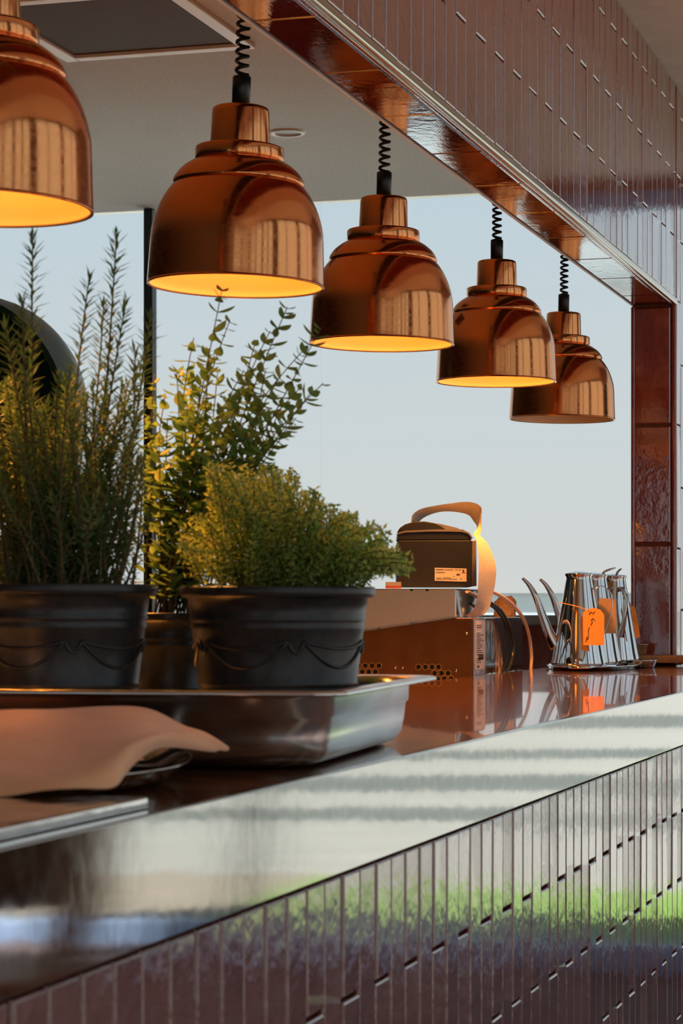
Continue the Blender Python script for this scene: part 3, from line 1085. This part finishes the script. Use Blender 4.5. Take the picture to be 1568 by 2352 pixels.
fl = MB().span((.003, -.0025, .012), (xc - .002, -.0005, hu - .003)).build('side_panel', M_STEEL, mach, bevel=.0004)
zq = 1.0 - ZL
MB().span((.012, -.0034, zq + .012), (xc - .006, -.0027, zq + .116)).build('sticker', M_STICK, fl)
q = MB()
sw = xc - .018
random.seed(9)
for k in range(20):
    zz = zq + .106 - k * .0042
    if k in (2, 3, 16):
        continue
    wl = sw * random.uniform(.35, .75)
    q.span((.022, -.0038, zz), (.022 + wl, -.0035, zz + .0017))
q.span((.012 + sw * .3, -.0038, zq + .032), (.012 + sw * .8, -.0035, zq + .044))
q.span((.012 + sw * .15, -.0038, zq + .016), (.012 + sw * .4, -.0035, zq + .020))
q.build('printed_lines', M_INK, fl)


def mface(px, py):
    p = on_x(px, py, XU)
    return p.y - ue.y, p.z - ZL


hole_me = MB().lathe([(.0060, .0), (.0060, .004)], 6, smooth=False, cap1=True).mesh('vent_hole', [M_HOLE])
hrim_me = MB().lathe([(.0060, .0), (.0060, .0012), (.0073, .0012), (.0073, 0)], 6, smooth=False).mesh('vent_rim', [M_HEXLIP])
for (px, py) in [(808 + 15.5 * k, 1529) for k in range(5)] + [(961, 1532), (977, 1532), (992, 1532), (1007, 1532), (998, 1546), (1014, 1546), (1029, 1546), (1020, 1559), (1036, 1559), (1005, 1560),
                                                               (832, 1543), (847, 1543), (862, 1543), (816, 1543)]:
    hy, hz = mface(px, py)
    link('vent_hole', hole_me, mach, (.0032, hy, hz), (0, -math.pi / 2, 0))
    link('vent_rim', hrim_me, mach, (.0002, hy, hz), (0, -math.pi / 2, 0))
screw_me = MB().lathe([(.0036, 0), (.0034, .0014), (.002, .0022), (0, .0025)], 14).mesh('screw', [M_CHROME])
for (px, py) in ((907, 1533), (924, 1533), (1047, 1540), (1071, 1455)):
    hy, hz = mface(px, py)
    link('screw', screw_me, mach, (0, hy, hz), (0, -math.pi / 2, 0))

# upper grey casing with a slanted lower lip
XG = 4.885
ge = on_x(1045, 1400, XG)
box2 = thing('steel_casing', 'grey sheet steel casing with a slanted lower edge, directly under the receipt printer', 'appliance', (XG, ge.y, 1.123))
zt = .0605
xe2 = on_y(1101, ge.y) - XG
pr0, pr1 = on_x(1045, 1418, XG), on_x(820, 1452, XG)
g = MB()
ya_, za_, yb_, zb_ = 0, pr0.z - 1.123, pr1.y - ge.y, pr1.z - 1.123
prq = [(ya_, za_), (yb_, zb_), (yb_, zt), (ya_, zt)]
g.add([(0, y, z) for y, z in prq] + [(.012, y, z) for y, z in prq], [(3, 2, 1, 0), (4, 5, 6, 7)] + [(k, (k + 1) % 4, (k + 1) % 4 + 4, k + 4) for k in range(4)])
g.build('front_panel', M_GREYPAINT, box2, bevel=.0008)
MB().add([(-.004, ya_, za_ - .001), (-.004, yb_, zb_ - .001), (-.004, yb_, zb_ + .002), (-.004, ya_, za_ + .002), (.010, ya_, za_ - .001), (.010, yb_, zb_ - .001), (.010, yb_, zb_ + .002), (.010, ya_, za_ + .002)],
         [(3, 2, 1, 0), (4, 5, 6, 7), (0, 1, 5, 4), (1, 2, 6, 5), (2, 3, 7, 6), (3, 0, 4, 7)]).build('lower_lip', M_STEEL, box2)
MB().span((.0125, .001, .0005), (xe2, yb_, zt)).build('body', M_CHROME, box2, bevel=.0015)
MB().span((-.004, -.003, zt), (xe2 + .002, yb_, zt + .0022)).build('top_plate', M_CHROME2, box2, bevel=.0007)
for px in (946, 982):
    hy = on_x(px, 1350, XG).y - ge.y
    MB().box((-.0045, hy, zt - .001), (.002, .005, .004)).build('screw', M_BLACK, box2)

# receipt printer, turned towards the counter front
zt_w = 1.123 + zt + .0024
PD = 5.10
pp = at(997, 1345, d=PD)
prn = thing('receipt_printer', 'charcoal receipt printer with a curling paper strip', 'printer', (pp.x, pp.y, zt_w), YAW)
# local x = depth away from the viewer, local y = towards the left of the picture
S = PD / F


def pl_(px, py):
    """Printer-local (y, z) of a pixel on its front face."""
    return (-(px - 997) * S, EYE + (1400 - py) * S - zt_w)


def prism(poly, x0, x1, mb=None, mat=0):
    mb = mb or MB()
    n = len(poly)
    vs = [(x0, y, z) for y, z in poly] + [(x1, y, z) for y, z in poly]
    fs = [tuple(range(n)), tuple(range(n, 2 * n))[::-1]] + [(k, k + n, (k + 1) % n + n, (k + 1) % n) for k in range(n)]
    return mb.add(vs, fs, mat)


body = [pl_(*q) for q in ((912, 1348), (912, 1250), (915, 1241), (1083, 1241), (1083, 1348))]
prism(body[::-1], 0, .15).build('body', M_PRN, prn, bevel=.002)
lid = [pl_(*q) for q in ((913, 1240), (914, 1228), (920, 1222), (1060, 1222), (1072, 1226), (1079, 1233), (1083, 1240))]
prism(lid[::-1], .0005, .148).build('lid', M_PRN, prn, bevel=.0015)
edge = [pl_(*q) for q in ((914, 1227), (930, 1223), (980, 1221), (1030, 1221), (1062, 1222), (1074, 1226), (1083, 1236), (1086, 1236), (1078, 1224), (1062, 1216), (1000, 1216), (930, 1219), (914, 1223))]
prism(edge[::-1], -.0008, .149).build('lid_edge', M_PRN2, prn)
hump = [pl_(*q) for q in ((914, 1221), (918, 1212), (930, 1204), (950, 1198), (975, 1197), (1000, 1201), (1015, 1208), (1028, 1219))]
prism(hump[::-1], .006, .140).build('paper_cover', M_PRN, prn, bevel=.002)
sl = [pl_(*q) for q in ((1030, 1219), (1002, 1202), (1012, 1203), (1050, 1212), (1066, 1220))]
prism(sl[::-1], .01, .138).build('paper_slot', M_PRN2, prn)
side = [pl_(*q) for q in ((1084, 1346), (1084, 1242), (1094, 1240), (1095, 1346))]
prism(side[::-1], .012, .145).build('front_panel', M_PRN2, prn, bevel=.001)
foot = [pl_(*q) for q in ((1013, 1352), (1013, 1342), (1033, 1342), (1033, 1352))]
lb = [pl_(*q) for q in ((998, 1334), (998, 1304), (1071, 1306), (1071, 1336))]
lab = prism(lb[::-1], -.0007, .0005).build('rating_label', M_LABEL, prn)
q = MB()
for (xa, xb, yy, hh) in ((1001, 1019, 1307.5, 1.6), (1021, 1041, 1308, .9), (1045, 1050, 1308, 1.2), (1053, 1058, 1308, 1.2), (1001, 1022, 1314, 1.1), (1048, 1056, 1318, 3.2), (1062, 1066, 1308.5, 5), (1060, 1069, 1314.5, 1),
                          (1001, 1014, 1327, .9), (1017, 1036, 1326.5, 1.2), (1001, 1050, 1330, .8), (1056, 1060, 1329, 1.5), (1040, 1043, 1323, 1)):
    a_, b2 = pl_(xa, yy), pl_(xb, yy + hh)
    q.span((-.0010, a_[0], a_[1]), (-.00075, b2[0], b2[1]))
q.build('printed_lines', M_INK, lab)
# low plate that carries the printer feet, with the small orange card in front of it
card = thing('orange_card', 'small orange and white card on the steel casing behind the thyme', 'card', at(903, 1340, d=5.06).xy.to_3d() + Vector((0, 0, zt_w)), YAW)
MB().box((0, 0, .0035), (.002, .034, .006)).build('orange_band', M_ORANGE, card)
MB().box((0, 0, .0105), (.002, .034, .008)).build('white_band', M_LABEL, card)

# paper strip
def strip(cen, wid, name, parent, mtl):
    rows = []
    for (a_, b2) in cen:
        rows.append([a_, a_.lerp(b2, .5), b2])
    o = MB().grid(rows).build(name, mtl, parent)
    s = o.modifiers.new('sub', 'SUBSURF'); s.levels = 2; s.render_levels = 2
    return o


M_RECEIPT = mat('printed_receipt', (.56, .48, .39), .6)
nt, b = nodes(M_RECEIPT)
_t = tex(nt, 'Wave', (1, 1, 1), Scale=110.0, Distortion=1.2)
_t.bands_direction = 'Z'
_n = tex(nt, 'Noise', (160, 160, 40), Detail=2.0)
_m = nt.nodes.new('ShaderNodeMath'); _m.operation = 'MULTIPLY'
nt.links.new(_t.outputs['Fac'], _m.inputs[0]); nt.links.new(_n.outputs['Fac'], _m.inputs[1])
_r = ramp(nt, _m.outputs[0], [(.40, (.56, .48, .39)), (.56, (.26, .20, .17))])
nt.links.new(_r.outputs[0], b.inputs['Base Color'])
b.inputs['Alpha'].default_value = 1


def pw(px, py, dx):
    """Printer-local point for a pixel at extra depth dx."""
    y, z = pl_(px, py)
    return Vector((dx, y * (PD + dx) / PD, z + 0 * dx))


def dense(rows, k=4):
    out = []
    for i in range(len(rows) - 1):
        for j in range(k):
            t = j / k
            R_ = [rows[max(i - 1, 0)], rows[i], rows[i + 1], rows[min(i + 2, len(rows) - 1)]]
            out.append(tuple(Vector(cat(*[r[e_] for r in R_], t)) for e_ in (0, 1)))
    out.append(rows[-1])
    return out


arc = [(pw(943, 1200, .035), pw(963, 1199, .100)), (pw(948, 1182, .035), pw(974, 1187, .100)), (pw(966, 1168, .035), pw(994, 1177, .100)), (pw(1000, 1160, .035), pw(1018, 1171, .100)),
       (pw(1040, 1154, .035), pw(1046, 1171, .100)), (pw(1078, 1151, .035), pw(1078, 1178, .095)), (pw(1105, 1162, .030), pw(1090, 1193, .085)), (pw(1106, 1190, .02), pw(1098, 1208, .065)),
       (pw(1106, 1212, .012), pw(1090, 1222, .045)), (pw(1102, 1230, .004), pw(1090, 1232, .03))]
strip(dense(arc), .05, 'paper_arc', prn, M_PAPER)
hang = [(pw(1090, 1230, -.004), pw(1103, 1230, .006)), (pw(1095, 1250, -.010), pw(1118, 1246, .01)), (pw(1098, 1275, -.016), pw(1131, 1272, .010)), (pw(1098, 1305, -.020), pw(1139, 1302, .008)),
        (pw(1097, 1335, -.022), pw(1138, 1334, .006)), (pw(1095, 1365, -.022), pw(1132, 1364, .002)), (pw(1090, 1392, -.020), pw(1124, 1394, -.004)), (pw(1078, 1408, -.016), pw(1110, 1412, -.010)), (pw(1067, 1414, -.012), pw(1084, 1420, -.012))]
strip(dense(hang), .05, 'printed_receipt', prn, M_RECEIPT)

# polished steel box further along, cables, crumpled bag
YB = 1.215
xa, xb = max(on_y(1112, YB), XU + xc + .004), on_y(1200, YB)
pb = thing('polished_box', 'mirror-polished steel box beyond the honeycomb-vented unit, behind hanging cables', 'appliance', (xa, YB, ZL))
hb = 1.118 - ZL
MB().span((0.0, 0, .0), (xb - xa, .30, hb)).build('body', M_CHROME2, pb, bevel=.003)
MB().span((-.002, -.003, hb + .0002), (xb - xa + .004, .30, hb + .004)).build('lid', M_CHROME, pb, bevel=.001)
bg = Vector((on_y(1160, 1.245), 1.245, 0))
rows = []
random.seed(3)
for i in range(8):
    t = i / 7
    rr = .026 * (1.0 if t < .7 else 1.0 - .45 * (t - .7) / .3)
    row = []
    for k in range(18):
        a_ = 2 * math.pi * k / 18
        w_ = 1 + .22 * mnoise.noise(Vector((math.cos(a_) * 1.6, math.sin(a_) * 1.6, t * 3)))
        row.append((rr * w_ * math.cos(a_) * 1.0, rr * w_ * math.sin(a_), .050 * t + .006 * mnoise.noise(Vector((a_, t * 5, 2)))* (1 if i else 0)))
    rows.append(row)
bag = MB().grid(rows, close=True, smooth=False).add(rows[0], [tuple(range(18))[::-1]]).build('paper_bag', M_KRAFT3, loc=(bg.x, bg.y, 1.1225))
tag(bag, 'small crumpled brown paper bag on the polished steel box', 'bag')


def cable(name, label, pts, r, m):
    W = []
    for px, py, y in pts:
        p = Vector((on_y(px, y), y, 0))
        p.z = EYE + (1400 - py) * (p.x * CA + y * SA) / F
        W.append(p)
    dn = []
    for i in range(len(W) - 1):
        for j in range(8):
            dn.append(Vector(cat(W[max(i - 1, 0)], W[i], W[i + 1], W[min(i + 2, len(W) - 1)], j / 8)))
    dn.append(W[-1])
    base = Vector((dn[-1].x, dn[-1].y, ZL))
    for p in dn:
        p.z = max(p.z, ZL + r)
    o = MB().tube([p - base for p in dn], r, 8).build(name, m, loc=base)
    return tag(o, label, 'cable')


cable('black_cable', 'thin black cable hanging just left of a thicker black one beside the printer', [(1122, 1388, 1.19), (1140, 1402, 1.188), (1158, 1430, 1.186), (1167, 1470, 1.184), (1168, 1500, 1.184), (1160, 1530, 1.186), (1150, 1556, 1.188), (1145, 1640, 1.19)], .0030, M_BLACK)
cable('black_cable', 'thicker black cable hanging in front of the polished steel box', [(1128, 1386, 1.18), (1150, 1403, 1.178), (1168, 1435, 1.176), (1177, 1472, 1.175), (1177, 1505, 1.175), (1168, 1535, 1.176), (1158, 1560, 1.178), (1150, 1640, 1.18)], .0040, M_BLACK)
cable('peach_cable', 'peach coloured cable arching from behind the receipt down past the counter', [(1128, 1358, 1.176), (1152, 1370, 1.175), (1180, 1392, 1.174), (1203, 1424, 1.174), (1215, 1462, 1.174), (1220, 1505, 1.175), (1219, 1540, 1.176), (1217, 1640, 1.18)], .0042, M_PEACHCABLE)


# ---------------------------------------------------------------- oil cans on an oval tray
def can(label, px, d, R, H, spout=True, rz=0.0, tagc=None, taglabel=None, lever=True):
    p = at(px, 1500, d=d)
    root = thing('oil_can', label, 'oil can', (p.x, p.y, 1.0085), YAW + rz, group='steel oil cans')
    # local -y = right of the picture, +y = left (spout side), -x = towards the viewer
    pr = [(0, 0), (R * .97, 0), (R, .004), (R * .995, .010), (R * .93, .03), (R * .47, H * .93), (R * .455, H * .955), (R * .50, H * .985), (R * .505, H * .995), (R * .46, H), (R * .2, H + .004), (0, H + .005)]
    MB().lathe(pr, 56).build('body', M_CHROME, root)
    pts = [(0, R * .80, .045), (0, R * 1.05, .075), (0, R * 1.28, .115), (0, R * 1.52, .160), (0, R * 1.78, .190), (0, R * 2.02, .206)]
    W = [Vector(q) for q in pts]
    dn = []
    for i in range(len(W) - 1):
        for j in range(5):
            dn.append(Vector(cat(W[max(i - 1, 0)], W[i], W[i + 1], W[min(i + 2, len(W) - 1)], j / 5)))
    dn.append(W[-1])
    MB().tube(dn, [.0115 * (1 - k / (len(dn) - 1)) + .0030 for k in range(len(dn))], 12).build('spout', M_CHROME, root)
    hp = [Vector(q) for q in ((0, -R * .50, H * .80), (0, -R * .80, H * .86), (0, -R * 1.12, H * .78), (0, -R * 1.15, H * .60), (0, -R * .95, H * .40), (0, -R * .80, H * .28))]
    dn = []
    for i in range(len(hp) - 1):
        for j in range(5):
            dn.append(Vector(cat(hp[max(i - 1, 0)], hp[i], hp[i + 1], hp[min(i + 2, len(hp) - 1)], j / 5)))
    dn.append(hp[-1])
    hm = MB()
    rows = []
    for q in dn:
        rows.append([q + Vector((-.006, 0, 0)), q + Vector((.006, 0, 0))])
    hm.grid(rows)
    ho = hm.build('handle', M_CHROME, root)
    s = ho.modifiers.new('thick', 'SOLIDIFY'); s.thickness = .0016
    if lever:
        MB().tube([(0, -R * .30, H), (0, -R * .42, H + .008), (0, -R * .62, H + .013), (0, -R * .80, H + .016)], [.0035, .003, .0026, .0016], 8).build('thumb_lever', M_CHROME, root)
    return root, H


def kraft_tag(label, a, corners, dd, m, marks=(), string=None):
    """Paper tag with clipped upper corners, hung by a string; corners are pixels, dd their depth."""
    W = [at(x, y, d=dd) for x, y in corners]
    base = sum(W, Vector()) / len(W)
    root = thing('paper_tag', label, 'tag', base, YAW, group='paper tags on the oil cans')
    Mi = Matrix.Rotation(-YAW, 4, 'Z')
    L = [Mi @ (p - base) for p in W]
    n = len(L)
    off = Vector((.0008, 0, 0))
    MB().add([p - off for p in L] + [p + off for p in L], [tuple(range(n))[::-1], tuple(range(n, 2 * n))] + [(k, (k + 1) % n, (k + 1) % n + n, k + n) for k in range(n)]).build('card', m, root)
    if string:
        S_ = [Mi @ (at(x, y, d=d_) - base) for x, y, d_ in string]
        MB().tube(S_, .0011, 6).build('string', m, root)
    if marks:
        q = MB()
        for ln in marks:
            q.tube([Mi @ (at(x, y, d=dd - .002) - base) for x, y in ln], .0007, 5)
        q.build('handwriting', M_INK, root)
    return root


KR, KH = .0655, .2175
can('steel oil can in front of the others, orange tag on its side', 1329, 5.50, KR, KH, lever=False)
can('steel oil can half hidden in the middle of the three', 1364, 5.69, KR, KH, rz=.08)
can('steel oil can standing closest to the tiled jamb', 1408, 5.86, KR, KH, rz=-1.3)
kraft_tag('bright orange paper tag with handwriting on the foremost oil can', None, [(1339, 1482), (1387, 1482), (1387, 1412), (1378, 1400), (1362, 1396), (1346, 1400), (1338, 1408)], 5.41, M_KRAFT,
          marks=[[(1345, 1475), (1347, 1462), (1349, 1470), (1351, 1455), (1350, 1448), (1353, 1440)], [(1356, 1436), (1360, 1428), (1357, 1424), (1362, 1420), (1366, 1426)], [(1352, 1411), (1357, 1405), (1361, 1410), (1365, 1404)]],
          string=[(1284, 1384, 5.44), (1300, 1387, 5.43), (1325, 1393, 5.42), (1345, 1400, 5.412), (1352, 1403, 5.408)])
kraft_tag('tan paper tag hanging behind the bright orange one', None, [(1387, 1455), (1414, 1455), (1413, 1384), (1410, 1376), (1376, 1376), (1374, 1384), (1380, 1420)], 5.60, M_KRAFT2,
          string=[(1372, 1374, 5.61), (1390, 1375, 5.60), (1412, 1378, 5.60)])
kraft_tag('narrow orange paper tag hanging beside the tiled jamb', None, [(1459, 1466), (1470, 1464), (1464, 1424), (1458, 1394), (1447, 1390), (1452, 1430)], 5.80, M_KRAFT,
          string=[(1448, 1394, 5.80), (1446, 1384, 5.81)])

# oval tray under the cans
tp = at(1366, 1500, d=5.66)
tray = thing('oval_tray', 'oval stainless tray carrying the three oil cans', 'tray', (tp.x, tp.y, 1.0), math.radians(4))
MB().lathe([(0, .002), (.9, .002), (.955, .003), (.985, .009), (1.02, .0105), (1.025, .0092), (.99, .0075), (.965, .001), (.92, 0), (0, 0)], 72, sx=.300, sy=.108).build('dish', M_CHROME, tray)
for s_ in (-1, 1):
    MB().tube([(s_ * .295, -.03, .009), (s_ * .322, -.02, .009), (s_ * .328, 0, .009), (s_ * .322, .02, .009), (s_ * .295, .03, .009)], .003, 8).build('handle', M_CHROME, tray)

# small steel dish and sauce cup by the jamb, wooden board against the jamb
dp = at(1466, 1500, d=5.72)
dish = MB().lathe([(0, .001), (.026, .001), (.030, .004), (.037, .018), (.0385, .0185), (.038, .0165), (.032, .002), (.028, 0), (0, 0)], 40).build('steel_dish', M_CHROME, loc=(dp.x, dp.y - .006, 1.0))
tag(dish, 'small shallow steel dish beside the oval tray near the jamb', 'dish')
bd = thing('wooden_board', 'long light wood board on small feet in front of the tiled jamb', 'board', (5.952, .80, 1.0))
MB().span((-.058, -.19, .006), (.058, .235, .025)).build('plank', M_BOARD, bd, bevel=.003)
for fy in (-.15, .19):
    MB().span((-.05, fy - .012, 0), (.05, fy + .012, .006)).build('foot', M_BLACK, bd)
cp = at(1474, 1500, d=5.99)
cup = MB().lathe([(0, .001), (.010, .001), (.012, .004), (.017, .026), (.019, .0275), (.018, .0285), (.016, .027), (.011, .003), (0, .003)], 36).build('sauce_cup', M_CHROME, loc=(5.955, cp.y, 1.0252))
tag(cup, 'tiny steel sauce cup on the wooden board beside the oil cans', 'cup')

# ---------------------------------------------------------------- green domed grill in the kitchen
gp = at(-62, 900, d=5.2)
gz = 1.30
gr = thing('domed_grill', 'dark green domed grill with its lid standing open behind the rosemary', 'grill', (gp.x, gp.y, 0))
Rg = .253
zc = EYE + (1400 - 942) * 5.2 / F
# the lid stands open: its mouth looks at the dining room, its shell shows as a pale crescent
pole = (Vector((SA, -CA, 0)) * .46 + Vector((CA, SA, 0)) * .84 + Vector((0, 0, .22))).normalized()
lrot = pole.to_track_quat('Z', 'Y').to_euler()
shell = [(Rg * math.cos(math.radians(a_)), Rg * math.sin(math.radians(a_))) for a_ in range(0, 91, 5)]
inner = [((Rg - .016) * math.cos(math.radians(a_)), (Rg - .016) * math.sin(math.radians(a_))) for a_ in range(0, 91, 5)]
lid_o = MB().lathe(shell, 64, 0).lathe(inner[::-1], 64, 1).lathe([inner[0], shell[0]], 64, 1).build('lid', [M_DOME_RIM, M_GREEN_DOME], gr, loc=(0, 0, zc), rot=lrot)
MB().lathe([(.16, .95), (.18, .96), (.225, 1.08), (.25, 1.20), (.252, 1.27), (.235, 1.27), (.22, 1.15), (.02, 1.05)], 64, c=(-.20, .02, 0)).build('bowl', M_GREEN_DOME, gr)
MB().tube([(.05, -.04, 1.27), (.12, -.06, 1.34), (.10, -.05, zc - .20)], .014, 8).build('hinge', M_BLACK, gr)
st_ = MB().span((-.48, -.28, .88), (.20, .30, .95))
st_.build('table_top', M_STEEL, gr, bevel=.004)
for sx_ in (-1, 1):
    for sy_ in (-1, 1):
        MB().span((-.14 + sx_ * .30 - .02, sy_ * .25 - .02, 0), (-.14 + sx_ * .30 + .02, sy_ * .25 + .02, .88)).build('leg', M_STEEL, gr)


# ---------------------------------------------------------------- dining chairs, seen mirrored in the steel edge
M_CHAIR = noise_col(mat('chair_wood', (.22, .12, .06), .5), [(.3, (.17, .09, .045)), (.7, (.28, .155, .08))], (8, 8, 30))


def chair(label, loc, rz):
    root = thing('dining_chair', label, 'chair', loc, rz, group='dining chairs mirrored in the steel')
    MB().box((0, 0, .455), (.43, .43, .035)).build('seat', M_CHAIR, root, bevel=.01)
    for sx_ in (-1, 1):
        MB().tube([(sx_ * .17, -.17, .44), (sx_ * .20, -.20, 0)], [.02, .014], 10).build('leg', M_CHAIR, root)
        MB().tube([(sx_ * .20, .22, 0), (sx_ * .18, .18, .45), (sx_ * .18, .21, .70), (sx_ * .17, .25, .88)], [.014, .02, .018, .014], 10).build('leg', M_CHAIR, root)
    rows_ = []
    for i in range(5):
        z_ = .62 + .06 * i
        rows_.append([(-.19 + .38 * k / 8, .185 + .03 * i / 2 + .03 * (1 - (k / 4 - 1) ** 2), z_) for k in range(9)])
    bo = MB().grid(rows_).build('backrest', M_CHAIR, root)
    sm_ = bo.modifiers.new('thick', 'SOLIDIFY'); sm_.thickness = .018
    return root


chair('brown wooden chair mirrored at the left end of the steel edge', (3.15, -.42, 0), -.35)
chair('brown wooden chair mirrored further along the steel edge', (3.95, -.75, 0), .5)
